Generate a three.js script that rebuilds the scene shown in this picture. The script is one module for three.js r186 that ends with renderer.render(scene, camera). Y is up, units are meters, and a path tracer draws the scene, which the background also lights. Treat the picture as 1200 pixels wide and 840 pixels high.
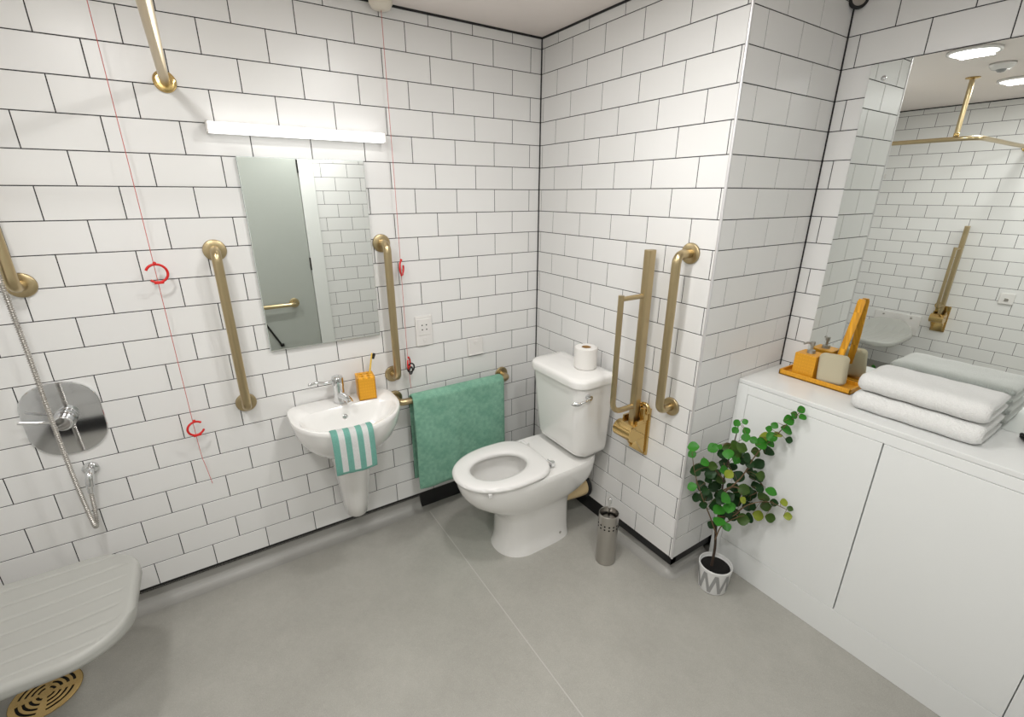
import * as THREE from 'three';
import { RoundedBoxGeometry } from 'three/addons/geometries/RoundedBoxGeometry.js';
import { mergeGeometries, mergeVertices, toCreasedNormals } from 'three/addons/utils/BufferGeometryUtils.js';
import { RectAreaLightUniformsLib } from 'three/addons/lights/RectAreaLightUniformsLib.js';

// ------------------------------------------------------------------ camera, lights, exposure
const scene = new THREE.Scene();
scene.background = new THREE.Color(0x000000);
const renderer = new THREE.WebGLRenderer({ antialias: true });
renderer.toneMapping = THREE.LinearToneMapping;
renderer.toneMappingExposure = 3.1;
renderer.shadowMap.enabled = true;
RectAreaLightUniformsLib.init();

const camera = new THREE.PerspectiveCamera(75.32, 1200 / 840, 0.02, 20);
camera.rotation.order = 'YXZ';
camera.position.set(-1.4776, 1.6199, 2.0304);
camera.rotation.set(-0.3399, -0.575, 0.0023);
scene.add(camera);

const DOWNLIGHT = 50, STRIP = 8;   // brightness of each ceiling light's face and of the strip
const LIGHT_COLOR = new THREE.Color().setRGB(1.0, 0.988, 0.965);

// ------------------------------------------------------------------ room measures (metres)
const CEIL = 2.30, XL = -2.605, ZP = 1.045, XD = 0.59, ZF = 2.13;
const PITCH = 0.102, HALF = 0.1009, TOP0 = 2.355;      // tile rows hang from TOP0
const TILE_BOTTOM = TOP0 - 22 * PITCH;                 // 0.111
const rowY = (n) => TOP0 - n * PITCH;

// ------------------------------------------------------------------ helpers
let seed = 12345;
const rnd = () => { seed = (seed * 1664525 + 1013904223) >>> 0; return seed / 4294967296; };
const rr = (a, b) => a + (b - a) * rnd();
const V = (x, y, z) => new THREE.Vector3(x, y, z);
const taken = {};
function numbered(n) { if (taken[n] === undefined) { taken[n] = 0; return n; } taken[n]++; return n + '_' + String(taken[n]).padStart(3, '0'); }
function shadows(m) { m.castShadow = true; m.receiveShadow = true; return m; }
function part(name, geo, mat, parent, pos) { const m = shadows(new THREE.Mesh(geo, mat)); m.name = name; if (pos) m.position.set(...pos); parent.add(m); return m; }
function thing(name, label, category, pos = [0, 0, 0], turn = 0, group) {
  const g = new THREE.Group(); g.name = numbered(name); g.position.set(...pos); g.rotation.y = turn;
  g.userData = { label, category }; if (group) g.userData.group = group; scene.add(g); return g;
}
function single(name, geo, mat, label, category, pos, group) {
  const m = shadows(new THREE.Mesh(geo, mat)); m.name = numbered(name); if (pos) m.position.set(...pos);
  m.userData = { label, category }; if (group) m.userData.group = group; scene.add(m); return m;
}
function structure(name, geo, mat, label, category = 'wall') { const m = shadows(new THREE.Mesh(geo, mat)); m.name = name; m.userData = { kind: 'structure', label, category }; scene.add(m); return m; }
function merge(list) {
  return mergeGeometries(list.map((g) => {
    const n = g.index ? g.toNonIndexed() : g.clone();
    for (const k of Object.keys(n.attributes)) if (!['position', 'normal', 'uv'].includes(k)) n.deleteAttribute(k);
    if (!n.attributes.normal) n.computeVertexNormals();
    if (!n.attributes.uv) n.setAttribute('uv', new THREE.BufferAttribute(new Float32Array(n.attributes.position.count * 2), 2));
    return n;
  }));
}
const box = (x0, x1, y0, y1, z0, z1) => new THREE.BoxGeometry(x1 - x0, y1 - y0, z1 - z0).translate((x0 + x1) / 2, (y0 + y1) / 2, (z0 + z1) / 2);
const rbox = (x0, x1, y0, y1, z0, z1, r = 0.003, s = 2) => new RoundedBoxGeometry(x1 - x0, y1 - y0, z1 - z0, s, r).translate((x0 + x1) / 2, (y0 + y1) / 2, (z0 + z1) / 2);
const lathe = (pts, seg = 32) => new THREE.LatheGeometry(pts.map((p) => new THREE.Vector2(p[0], p[1])), seg);
// polyline with rounded corners
function bend(points, r, steps = 8) {
  const out = [points[0].clone()];
  for (let i = 1; i < points.length - 1; i++) {
    const a = points[i - 1], b = points[i], c = points[i + 1];
    const d1 = a.clone().sub(b), d2 = c.clone().sub(b);
    const k = Math.min(r, d1.length() * 0.49, d2.length() * 0.49);
    const p = b.clone().add(d1.normalize().multiplyScalar(k)), q = b.clone().add(d2.normalize().multiplyScalar(k));
    for (let j = 0; j <= steps; j++) {
      const t = j / steps;
      out.push(p.clone().multiplyScalar((1 - t) * (1 - t)).add(b.clone().multiplyScalar(2 * t * (1 - t))).add(q.clone().multiplyScalar(t * t)));
    }
  }
  out.push(points[points.length - 1].clone());
  return out;
}
function sweep(pts, rad, seg = 14) {      // capped tube along a list of points; rad a number or function of 0..1
  const n = pts.length, R = typeof rad === 'function' ? rad : () => rad;
  const pos = [], uv = [], idx = [];
  let t0 = pts[1].clone().sub(pts[0]).normalize();
  let u = Math.abs(t0.y) < 0.9 ? V(0, 1, 0) : V(1, 0, 0);
  u.sub(t0.clone().multiplyScalar(u.dot(t0))).normalize();
  let len = 0;
  for (let i = 0; i < n; i++) {
    const t = (i === 0 ? pts[1].clone().sub(pts[0]) : i === n - 1 ? pts[i].clone().sub(pts[i - 1]) : pts[i + 1].clone().sub(pts[i - 1])).normalize();
    u.sub(t.clone().multiplyScalar(u.dot(t))).normalize();
    const w = t.clone().cross(u);
    if (i) len += pts[i].distanceTo(pts[i - 1]);
    for (let j = 0; j <= seg; j++) {
      const a = j / seg * Math.PI * 2, r = R(i / (n - 1));
      const p = pts[i].clone().add(u.clone().multiplyScalar(Math.cos(a) * r)).add(w.clone().multiplyScalar(Math.sin(a) * r));
      pos.push(p.x, p.y, p.z); uv.push(j / seg * 2 * Math.PI * r, len);
    }
  }
  const s = seg + 1;
  for (let i = 0; i < n - 1; i++) for (let j = 0; j < seg; j++) { const a = i * s + j, b = a + 1, c = a + s, d = c + 1; idx.push(a, b, c, b, d, c); }
  const g = new THREE.BufferGeometry();
  g.setAttribute('position', new THREE.Float32BufferAttribute(pos, 3)); g.setAttribute('uv', new THREE.Float32BufferAttribute(uv, 2)); g.setIndex(idx); g.computeVertexNormals();
  const list = [g];
  for (const e of [0, n - 1]) {           // flat caps
    const cp = [], ci = [];
    cp.push(pts[e].x, pts[e].y, pts[e].z);
    for (let j = 0; j <= seg; j++) cp.push(...pos.slice((e * s + j) * 3, (e * s + j) * 3 + 3));
    for (let j = 1; j <= seg; j++) e ? ci.push(0, j, j + 1) : ci.push(0, j + 1, j);
    const c = new THREE.BufferGeometry(); c.setAttribute('position', new THREE.Float32BufferAttribute(cp, 3)); c.setIndex(ci); c.computeVertexNormals(); list.push(c);
  }
  return merge(list);
}
// surface through rings of equal point counts, ends capped; smooth with creases
function loft(rings, capA = true, capB = true, crease = 0.7) {
  const n = rings[0].length, pos = [], idx = [];
  for (const r of rings) for (const p of r) pos.push(p.x, p.y, p.z);
  for (let i = 0; i < rings.length - 1; i++) for (let j = 0; j < n; j++) { const a = i * n + j, b = i * n + (j + 1) % n, c = a + n, d = b + n; idx.push(a, c, b, b, c, d); }
  const cap = (k, flip) => {
    const c = rings[k].reduce((s, p) => s.add(p), V(0, 0, 0)).multiplyScalar(1 / n), at = pos.length / 3; pos.push(c.x, c.y, c.z);
    for (let j = 0; j < n; j++) { const a = k * n + j, b = k * n + (j + 1) % n; flip ? idx.push(at, a, b) : idx.push(at, b, a); }
  };
  if (capA) cap(0, true); if (capB) cap(rings.length - 1, false);
  const g = new THREE.BufferGeometry(); g.setAttribute('position', new THREE.Float32BufferAttribute(pos, 3)); g.setIndex(idx);
  const out = toCreasedNormals(g, crease);
  const p = out.attributes.position, uv = new Float32Array(p.count * 2);
  for (let i = 0; i < p.count; i++) { uv[2 * i] = p.getX(i) + p.getZ(i); uv[2 * i + 1] = p.getY(i); }
  out.setAttribute('uv', new THREE.BufferAttribute(uv, 2));
  return out;
}
// thick cloth: path in a plane (list of [a, b]), swept along w; place maps (a, b, w) to a point
function cloth(path, w0, w1, thick, place, ripple = () => 0, nw = 40) {
  const dense = []; let L = 0;
  for (let i = 0; i < path.length; i++) { if (i) L += Math.hypot(path[i][0] - path[i - 1][0], path[i][1] - path[i - 1][1]); dense.push([...path[i], L]); }
  const np = dense.length, nor = dense.map((p, i) => {
    const a = dense[Math.max(0, i - 1)], b = dense[Math.min(np - 1, i + 1)]; const dx = b[0] - a[0], dy = b[1] - a[1], l = Math.hypot(dx, dy); return [-dy / l, dx / l];
  });
  const pos = [], uv = [], idx = [];
  for (const side of [1, -1]) for (let i = 0; i < np; i++) for (let j = 0; j <= nw; j++) {
    const t = j / nw, w = w0 + (w1 - w0) * t, e = Math.min(1, Math.min(t, 1 - t) * nw / 1.5, Math.min(i, np - 1 - i) / 1.5 + 0.35);
    const d = side * thick / 2 * (0.35 + 0.65 * e) + ripple(t, dense[i][2] / L, dense[i][2]);
    const p = place(dense[i][0] + nor[i][0] * d, dense[i][1] + nor[i][1] * d, w); pos.push(p.x, p.y, p.z); uv.push(w, dense[i][2]);
  }
  const s = nw + 1, o = np * s;
  for (let i = 0; i < np - 1; i++) for (let j = 0; j < nw; j++) { const a = i * s + j, b = a + 1, c = a + s, d = c + 1; idx.push(a, b, c, b, d, c, o + a, o + c, o + b, o + b, o + c, o + d); }
  for (let i = 0; i < np - 1; i++) for (const j of [0, nw]) { const a = i * s + j, c = a + s; j ? idx.push(a, o + a, c, c, o + a, o + c) : idx.push(a, c, o + a, c, o + c, o + a); }
  for (let j = 0; j < nw; j++) for (const i of [0, np - 1]) { const a = i * s + j, b = a + 1; i ? idx.push(a, b, o + a, b, o + b, o + a) : idx.push(a, o + a, b, b, o + a, o + b); }
  const g = new THREE.BufferGeometry(); g.setAttribute('position', new THREE.Float32BufferAttribute(pos, 3)); g.setAttribute('uv', new THREE.Float32BufferAttribute(uv, 2)); g.setIndex(idx); g.computeVertexNormals(); return g;
}

// ------------------------------------------------------------------ textures and materials
function noiseTex(size, fn, srgb, rep) {
  const d = new Uint8Array(size * size * 4);
  for (let y = 0; y < size; y++) for (let x = 0; x < size; x++) { const c = fn(x, y); d.set([c[0], c[1], c[2], 255], (y * size + x) * 4); }
  const t = new THREE.DataTexture(d, size, size); t.wrapS = t.wrapT = THREE.RepeatWrapping; t.magFilter = THREE.LinearFilter; t.minFilter = THREE.LinearMipmapLinearFilter; t.generateMipmaps = true;
  if (srgb) t.colorSpace = THREE.SRGBColorSpace; if (rep) t.repeat.set(...rep); t.needsUpdate = true; return t;
}
function smoothNoise(n) { // tiling value noise with n cells
  const g = Array.from({ length: n * n }, () => rnd());
  return (u, v) => { const x = u * n, y = v * n, i = Math.floor(x), j = Math.floor(y), fx = x - i, fy = y - j, s = (t) => t * t * (3 - 2 * t), at = (a, b) => g[((b % n) + n) % n * n + ((a % n) + n) % n];
    return (at(i, j) * (1 - s(fx)) + at(i + 1, j) * s(fx)) * (1 - s(fy)) + (at(i, j + 1) * (1 - s(fx)) + at(i + 1, j + 1) * s(fx)) * s(fy); };
}
const n6 = smoothNoise(6), n18 = smoothNoise(18), n60 = smoothNoise(60), n5 = smoothNoise(5), n40 = smoothNoise(40);
const floorMap = noiseTex(1024, (x, y) => {
  const u = x / 1024, v = y / 1024; let k = (n6(u, v) - 0.5) * 7 + (n18(u, v) - 0.5) * 5 + (n60(u, v) - 0.5) * 4 + rr(-7, 7);
  const s = rnd(); if (s > 0.985) k += 26; else if (s < 0.012) k -= 24;
  return [167 + k, 165 + k, 158 + k];
}, true, [1 / 1, 1 / 1]);
const terryBump = noiseTex(256, () => { const k = rr(40, 255); return [k, k, k]; }, false, [5, 5]);
const greenTerry = noiseTex(256, (x, y) => { const k = rr(-20, 14) + (n18(x / 256, y / 256) - 0.5) * 22 + (n5(x / 256, y / 256) - 0.5) * 14; return [138 + k, 190 + k * 0.9, 166 + k * 0.9]; }, true, [4, 4]);
const whiteTerry = noiseTex(128, () => { const k = rr(-6, 3); return [238 + k, 238 + k, 236 + k]; }, true, [6, 6]);
const bamboo = noiseTex(256, (x, y) => { const k = (n5(x / 256 * 6 % 1, y / 256 * 0.4) - 0.5) * 36 + (n40(x / 256, y / 256 * 0.08) - 0.5) * 34 + rr(-4, 4); return [220 + k, 156 + k * 0.9, 34 + k * 0.3]; }, true, [7, 7]);
const stripeMap = noiseTex(128, (x, y) => { const t = y > 122 ? 0 : (x / 128 * 7) | 0, k = rr(-10, 6); return t % 2 ? [236 + k, 238 + k, 236 + k] : [128 + k, 190 + k, 176 + k]; }, true);
const brushBump = noiseTex(128, (x, y) => { const k = n40((x % 128) / 128, y / 128 * 0.05) * 120 + rr(0, 60); return [k, k, k]; }, false, [12, 2]);
const plasterBump = noiseTex(256, (x, y) => { const k = n60(x / 256, y / 256) * 90 + rr(0, 40); return [k, k, k]; }, false, [6, 6]);

const std = (o) => new THREE.MeshStandardMaterial(o);
const phy = (o) => new THREE.MeshPhysicalMaterial(o);
const lin = (r, g, b) => new THREE.Color().setRGB(r, g, b);
const tileMats = [[0.76, 0.755, 0.742], [0.77, 0.765, 0.755], [0.75, 0.745, 0.735], [0.765, 0.76, 0.75]].map((c) => phy({ color: lin(...c), roughness: 0.32, ior: 1.5, specularIntensity: 0.9 }));
const M = {
  grout: std({ color: lin(0.014, 0.013, 0.015), roughness: 0.95 }),
  seal: std({ color: lin(0.008, 0.008, 0.009), roughness: 0.6 }),
  floor: std({ map: floorMap, roughness: 0.42, bumpMap: plasterBump, bumpScale: 0.0003 }),
  cove: std({ color: lin(0.36, 0.352, 0.33), roughness: 0.4 }),
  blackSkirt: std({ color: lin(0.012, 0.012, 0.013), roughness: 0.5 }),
  weld: std({ color: lin(0.5, 0.49, 0.46), roughness: 0.5 }),
  ceiling: std({ color: lin(0.82, 0.755, 0.72), roughness: 0.9, bumpMap: plasterBump, bumpScale: 0.0004 }),
  brass: std({ color: lin(0.50, 0.40, 0.235), metalness: 1, roughness: 0.3, bumpMap: brushBump, bumpScale: 0.00008 }),
  polishedBrass: std({ color: lin(0.66, 0.47, 0.2), metalness: 1, roughness: 0.14 }),
  chrome: std({ color: lin(0.75, 0.76, 0.77), metalness: 1, roughness: 0.06 }),
  steel: std({ color: lin(0.50, 0.48, 0.45), metalness: 1, roughness: 0.32 }),
  mirror: std({ color: lin(0.86, 0.89, 0.87), metalness: 1, roughness: 0.0 }),
  mirrorEdge: phy({ color: lin(0.55, 0.62, 0.6), roughness: 0.15 }),
  ceramic: phy({ color: lin(0.83, 0.82, 0.80), roughness: 0.1, clearcoat: 0.6, clearcoatRoughness: 0.05 }),
  seatPlastic: phy({ color: lin(0.80, 0.79, 0.775), roughness: 0.22 }),
  water: phy({ color: lin(0.62, 0.6, 0.54), roughness: 0.03 }),
  whitePaint: std({ color: lin(0.85, 0.865, 0.855), roughness: 0.34 }),
  worktop: std({ color: lin(0.80, 0.81, 0.80), roughness: 0.25 }),
  doorPaint: std({ color: lin(0.40, 0.42, 0.39), roughness: 0.4 }),
  framePaint: std({ color: lin(0.74, 0.75, 0.73), roughness: 0.4 }),
  blackMetal: std({ color: lin(0.012, 0.011, 0.01), roughness: 0.4, metalness: 0.2 }),
  whitePlastic: phy({ color: lin(0.76, 0.74, 0.72), roughness: 0.25 }),
  creamPlastic: phy({ color: lin(0.74, 0.68, 0.58), roughness: 0.3 }),
  red: phy({ color: lin(0.62, 0.012, 0.01), roughness: 0.35 }),
  redCord: std({ color: lin(0.55, 0.12, 0.11), roughness: 0.8 }),
  greySeat: phy({ color: lin(0.40, 0.40, 0.375), roughness: 0.45 }),
  green: phy({ map: greenTerry, roughness: 1, bumpMap: terryBump, bumpScale: 0.004, sheen: 0.5, sheenColor: lin(0.5, 0.7, 0.6), sheenRoughness: 0.6 }),
  white: phy({ map: whiteTerry, roughness: 1, bumpMap: terryBump, bumpScale: 0.003, sheen: 0.4, sheenColor: lin(0.8, 0.8, 0.8), sheenRoughness: 0.7 }),
  stripe: phy({ map: stripeMap, roughness: 1, bumpMap: terryBump, bumpScale: 0.002 }),
  bamboo: phy({ map: bamboo, roughness: 0.45 }),
  sponge: std({ color: lin(0.93, 0.84, 0.6), roughness: 0.9, bumpMap: terryBump, bumpScale: 0.003 }),
  cardboard: std({ color: lin(0.42, 0.25, 0.1), roughness: 0.9 }),
  paper: std({ color: lin(0.80, 0.78, 0.75), roughness: 0.95, bumpMap: plasterBump, bumpScale: 0.001 }),
  soil: std({ color: lin(0.008, 0.007, 0.006), roughness: 1, bumpMap: terryBump, bumpScale: 0.006 }),
  stem: std({ color: lin(0.045, 0.028, 0.018), roughness: 0.8 }),
  twig: std({ color: lin(0.16, 0.1, 0.05), roughness: 0.8 }),
  potWhite: phy({ color: lin(0.74, 0.74, 0.73), roughness: 0.3 }),
  waste: phy({ color: lin(0.72, 0.55, 0.3), roughness: 0.35 }),
  rubber: std({ color: lin(0.012, 0.012, 0.012), roughness: 0.7 }),
  drainDark: std({ color: lin(0.006, 0.006, 0.006), roughness: 0.9 }),
  socketHole: std({ color: lin(0.05, 0.05, 0.05), roughness: 0.8 }),
  yellowBrush: phy({ color: lin(0.75, 0.5, 0.08), roughness: 0.35 }),
  lampGlow: std({ color: lin(0.9, 0.9, 0.9), emissive: LIGHT_COLOR, emissiveIntensity: 2.0, roughness: 0.5 }),
  stripGlow: std({ color: lin(0.9, 0.9, 0.9), emissive: LIGHT_COLOR, emissiveIntensity: 0.62, roughness: 0.5 }),
};

// ------------------------------------------------------------------ the room: floor, ceiling
{
  const f = structure('floor', box(XL - 0.12, XD + 0.12, -0.08, 0, -0.12, ZF + 0.12), M.floor, 'grey speckled vinyl safety floor', 'floor');
  const uvA = f.geometry.attributes.uv, pA = f.geometry.attributes.position;
  for (let i = 0; i < uvA.count; i++) uvA.setXY(i, pA.getX(i), pA.getZ(i));
  part('weld_seam', box(-0.7115, -0.7075, -0.001, 0.0006, 0.03, ZF), M.weld, f);
  structure('ceiling', box(XL - 0.12, XD + 0.12, CEIL, CEIL + 0.1, -0.12, ZF + 0.12), M.ceiling, 'smooth off-white painted ceiling', 'ceiling');
}

// ------------------------------------------------------------------ tiled walls
const tileCache = new Map();
function tileGeo(w, h) {
  const key = w.toFixed(4) + '_' + h.toFixed(4);
  if (tileCache.has(key)) return tileCache.get(key);
  const c = 0.0011, d = 0.0075, a = w / 2, b = h / 2;
  const P = [[-a + c, -b + c, 0], [a - c, -b + c, 0], [a - c, b - c, 0], [-a + c, b - c, 0], [-a, -b, -c], [a, -b, -c], [a, b, -c], [-a, b, -c], [-a, -b, -d], [a, -b, -d], [a, b, -d], [-a, b, -d]];
  const F = [[0, 1, 2, 3], [4, 5, 1, 0], [5, 6, 2, 1], [6, 7, 3, 2], [7, 4, 0, 3], [8, 9, 5, 4], [9, 10, 6, 5], [10, 11, 7, 6], [11, 8, 4, 7]];
  const pos = [], uv = [];
  for (const f of F) for (const k of [0, 1, 2, 0, 2, 3]) { pos.push(...P[f[k]]); uv.push(P[f[k]][0], P[f[k]][1]); }
  const g = new THREE.BufferGeometry(); g.setAttribute('position', new THREE.Float32BufferAttribute(pos, 3)); g.setAttribute('uv', new THREE.Float32BufferAttribute(uv, 2)); g.computeVertexNormals();
  tileCache.set(key, g); return g;
}
const GAP = 0.0028;
// u runs along the wall; at(u, y, d) gives the point d in front of the wall's face; turn is the rotation of a tile about y
function tiledWall(name, label, slab, at, turn, u0, u1, off, opt = {}) {
  const wall = structure(name, slab, M.grout, label, 'wall');
  const loose = [];
  for (let r = 1; r <= 22; r++) {
    const y1 = Math.min(rowY(r - 1), CEIL - 0.002) - GAP / 2, y0 = rowY(r) + GAP / 2;
    const cuts = [u0];
    const o = ((off + (r % 2 ? HALF : 0)) % (2 * HALF) + 2 * HALF) % (2 * HALF);
    for (let k = Math.floor((u0 - o) / (2 * HALF)); ; k++) { const u = o + k * 2 * HALF; if (u > u1 - 0.008) break; if (u > u0 + 0.008) cuts.push(u); }
    cuts.push(u1);
    for (let i = 0; i < cuts.length - 1; i++) {
      let a = cuts[i] + (i ? GAP / 2 : 0), b = cuts[i + 1] - (i < cuts.length - 2 ? GAP / 2 : 0), ya = y0, yb = y1;
      let skip = false;
      for (const e of opt.holes || []) {     // [u0, u1, y0, y1]
        if (a >= e[0] - 1e-4 && b <= e[1] + 1e-4 && ya >= e[2] - 1e-4 && yb <= e[3] + 1e-4) { skip = true; break; }
        if (a < e[1] && b > e[0] && ya < e[3] && yb > e[2] && e[4]) { // opening: cut the tile back to it
          if (a < e[0] && b <= e[1]) b = e[0]; else if (a >= e[0] && b > e[1]) a = e[1]; else if (yb > e[3]) ya = e[3];
        }
      }
      if (skip || b - a < 0.006 || yb - ya < 0.006) continue;
      const g = tileGeo(b - a, yb - ya), p = at((a + b) / 2, (ya + yb) / 2, 0);
      if (opt.unseen && opt.unseen(a, b)) { const c = g.clone(); c.rotateY(turn); c.translate(p.x, p.y, p.z); loose.push(c); continue; }
      const t = part('tile', g, tileMats[(rnd() * 4) | 0], wall); t.rotation.y = turn; t.position.copy(p);
    }
  }
  if (loose.length) { const t = part('tile_field', merge(loose), tileMats[0], wall); t.userData.kind = 'stuff'; }
  return wall;
}
const GD = 0.0016, TB = TILE_BOTTOM, RC = 0.042;  // grout depth, underside of the tiling, set-back of the skirting
tiledWall('wall_back', 'white metro-tiled wall with black grout behind basin and shower controls',
  merge([box(XL - 0.12, 0.0, TB, CEIL, -0.12, -GD), box(XL - 0.12, 0.0, 0, TB, -0.12, -RC)]), (u, y, d) => V(u, y, d), 0, XL + 0.002, -0.003, -0.0613, { unseen: (a, b) => b < -2.25 });
tiledWall('wall_right', 'white metro-tiled wall with black grout behind the toilet cistern',
  merge([box(GD, 0.12, TB, CEIL, -0.12, ZP - 0.006), box(RC + 0.004, 0.12, 0, TB, -0.12, ZP - RC - 0.012)]), (u, y, d) => V(-d, y, u), -Math.PI / 2, 0.003, ZP - 0.003, 0.0194);
tiledWall('wall_pier', 'white metro-tiled side of the boxed-out pier beside the cabinet',
  merge([box(0.006, XD + 0.12, TB, CEIL, 0.92, ZP - GD), box(RC + 0.012, XD + 0.12, 0, TB, 0.92, ZP - RC - 0.004)]), (u, y, d) => V(u, y, ZP + d), 0, 0.003, XD - 0.003, 0.190, { holes: [[0.28, XD, 0, 0.9]] });
tiledWall('wall_vanity', 'white metro-tiled wall behind the wide mirror and worktop',
  box(XD + GD, XD + 0.12, 0, CEIL, ZP, ZF + 0.12), (u, y, d) => V(XD - d, y, u), -Math.PI / 2, ZP + 0.003, ZF - 0.003, 1.187, { holes: [[ZP, ZF, 0, 0.9], [1.15, ZF, 0.9, 2.047]] });
tiledWall('wall_left', 'white metro-tiled wall behind the folding shower seat',
  box(XL - 0.12, XL - GD, 0, CEIL, 0, ZF + 0.12), (u, y, d) => V(XL + d, y, u), Math.PI / 2, 0.003, ZF - 0.003, 0.15);
const DX0 = -1.70, DX1 = -0.77, FX0 = -1.80, FX1 = -0.662, DH = 2.04;
tiledWall('wall_front', 'white metro-tiled wall around the pale grey door',
  merge([box(XL, FX0, 0, CEIL, ZF + GD, ZF + 0.12), box(FX1, XD, 0, CEIL, ZF + GD, ZF + 0.12), box(FX0, FX1, DH + 0.1, CEIL, ZF + GD, ZF + 0.12)]), (u, y, d) => V(u, y, ZF - d), Math.PI, XL + 0.003, XD - 0.003, -0.605,
  { holes: [[FX0, FX1, 0, DH + 0.1, 1]], unseen: (a, b) => a > -0.2 || b < -1.75 });

// black silicone lines in the corners, metal corner bead
{
  const t = (n, g, m, l) => structure(n, g, m, l, 'trim');
  t('trim_1', box(-0.0045, 0.002, TB, CEIL, -0.002, 0.0045), M.seal, 'black sealant line in the corner behind the toilet');
  t('trim_2', box(XL, 0, CEIL - 0.008, CEIL, -0.002, 0.004), M.seal, 'black sealant line between ceiling and basin wall');
  t('trim_3', box(-0.004, 0.002, CEIL - 0.008, CEIL, 0, ZP), M.seal, 'black sealant line between ceiling and toilet wall');
  t('trim_4', box(XD - 0.004, XD + 0.002, 0.905, CEIL, ZP - 0.002, ZP + 0.004), M.seal, 'black sealant line in the corner beside the wide mirror');
  t('trim_5', box(XL - 0.002, XL + 0.004, CEIL - 0.008, CEIL, 0, ZF), M.seal, 'black sealant line between ceiling and shower seat wall');
  t('trim_6', box(0, XD, CEIL - 0.0045, CEIL, ZP - 0.002, ZP + 0.003), M.seal, 'black sealant line between ceiling and pier');
  t('trim_7', box(XD - 0.003, XD + 0.002, CEIL - 0.0045, CEIL, ZP, ZF), M.seal, 'black sealant line between ceiling and mirror wall');
  const g = new THREE.CylinderGeometry(0.0052, 0.0052, CEIL - TB - 0.002, 20).translate(0.0022, (CEIL + TB) / 2, ZP - 0.0022);
  t('trim_8', g, std({ color: lin(0.72, 0.71, 0.72), metalness: 0.6, roughness: 0.35 }), 'satin metal corner bead on the edge of the tiled pier');
}
// coved vinyl skirting (profile: d out from the wall's face, y up)
const coveProfile = [[-RC - 0.02, TB], [-RC, TB]]; for (let i = 0; i <= 10; i++) { const a = i / 10 * Math.PI / 2; coveProfile.push([-RC + 0.062 * (1 - Math.cos(a)), 0.062 * (1 - Math.sin(a)) + 0.001]); }
coveProfile.push([-RC - 0.02, 0.001]);
function coveGeo(len) { const s = new THREE.Shape(coveProfile.map((p) => new THREE.Vector2(p[0], p[1]))); return new THREE.ExtrudeGeometry(s, { depth: len, bevelEnabled: false }); }
{
  const t = (n, g, m, l) => structure(n, g, m, l, 'skirting');
  // shape x = outward, extrude along z; turn so that outward is +z (back wall)
  const back = coveGeo(-0.735 - XL); back.rotateY(-Math.PI / 2); back.translate(-0.735, 0, 0);
  const bb = t('baseboard_back', back, M.cove, 'grey coved vinyl skirting below the basin wall tiles');
  part('shade_strip', box(XL, -0.735, TB - 0.016, TB - 0.001, -RC - 0.002, -0.012), M.blackSkirt, bb);  // black strip added as the shade under the tile edge
  t('baseboard_corner', merge([box(-0.735, 0.03, 0, TB, -RC - 0.03, -RC + 0.014), box(RC - 0.014, RC + 0.03, 0, TB, -RC + 0.014, 0.70)]), M.blackSkirt, 'black skirting in the corner behind the toilet');
  const right = coveGeo(ZP - 0.70 - RC); right.rotateY(Math.PI); right.translate(0, 0, ZP - RC);
  const br = t('baseboard_right', right, M.cove, 'grey coved vinyl skirting below the pier tiles');
  part('shade_strip', box(0.009, RC + 0.002, TB - 0.046, TB - 0.001, 0.70, ZP - 0.009), M.blackSkirt, br);  // taller black strip, stands in for shade below these tiles
  const left = coveGeo(ZF); left.translate(XL + RC + 0.001, 0, 0);
  t('baseboard_left', left, M.cove, 'grey coved vinyl skirting below the shower seat wall');
  const pier = coveGeo(0.28 - RC); pier.rotateY(-Math.PI / 2); pier.translate(0.28, 0, ZP);
  // external corner of the cove: a quarter turn of the profile
  const rings = []; for (let k = 0; k <= 8; k++) { const a = k / 8 * Math.PI / 2; rings.push(coveProfile.map(([d, y]) => V(RC - Math.max(d + RC, -0.02) * Math.cos(a), y, ZP - RC + Math.max(d + RC, -0.02) * Math.sin(a)))); }
  const bp = t('baseboard_pier', merge([pier, loft(rings, false, false, 0.5)]), M.cove, 'grey coved vinyl skirting round the foot of the pier');
  part('shade_strip', box(0.009, 0.28, TB - 0.046, TB - 0.001, ZP - RC - 0.002, ZP - 0.009), M.blackSkirt, bp);  // shade under the pier tiles, put in as a dark band
}

// ------------------------------------------------------------------ door
{
  const d = new THREE.Group(); d.name = 'door_1'; d.userData = { kind: 'structure', label: 'flush pale grey door with white frame and black hinges', category: 'door' }; scene.add(d);
  part('door_panel', rbox(DX0 + 0.003, DX1 - 0.003, 0.006, DH - 0.003, ZF + 0.005, ZF + 0.05, 0.002), M.doorPaint, d);
  part('frame', merge([rbox(DX1, FX1, 0, DH + 0.1, ZF - 0.012, ZF + 0.10, 0.002), rbox(FX0, DX0, 0, DH + 0.1, ZF - 0.012, ZF + 0.10, 0.002), rbox(DX0 - 0.01, DX1 + 0.01, DH, DH + 0.1, ZF - 0.012, ZF + 0.10, 0.002), box(DX0, DX1, 0, DH, ZF + 0.055, ZF + 0.1)]), M.framePaint, d);
  for (const y of [1.82, 1.08, 0.25]) part('hinge', merge([new THREE.CylinderGeometry(0.007, 0.007, 0.1, 12).translate(DX1 - 0.002, y, ZF - 0.006)]), M.blackMetal, d);
}

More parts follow.
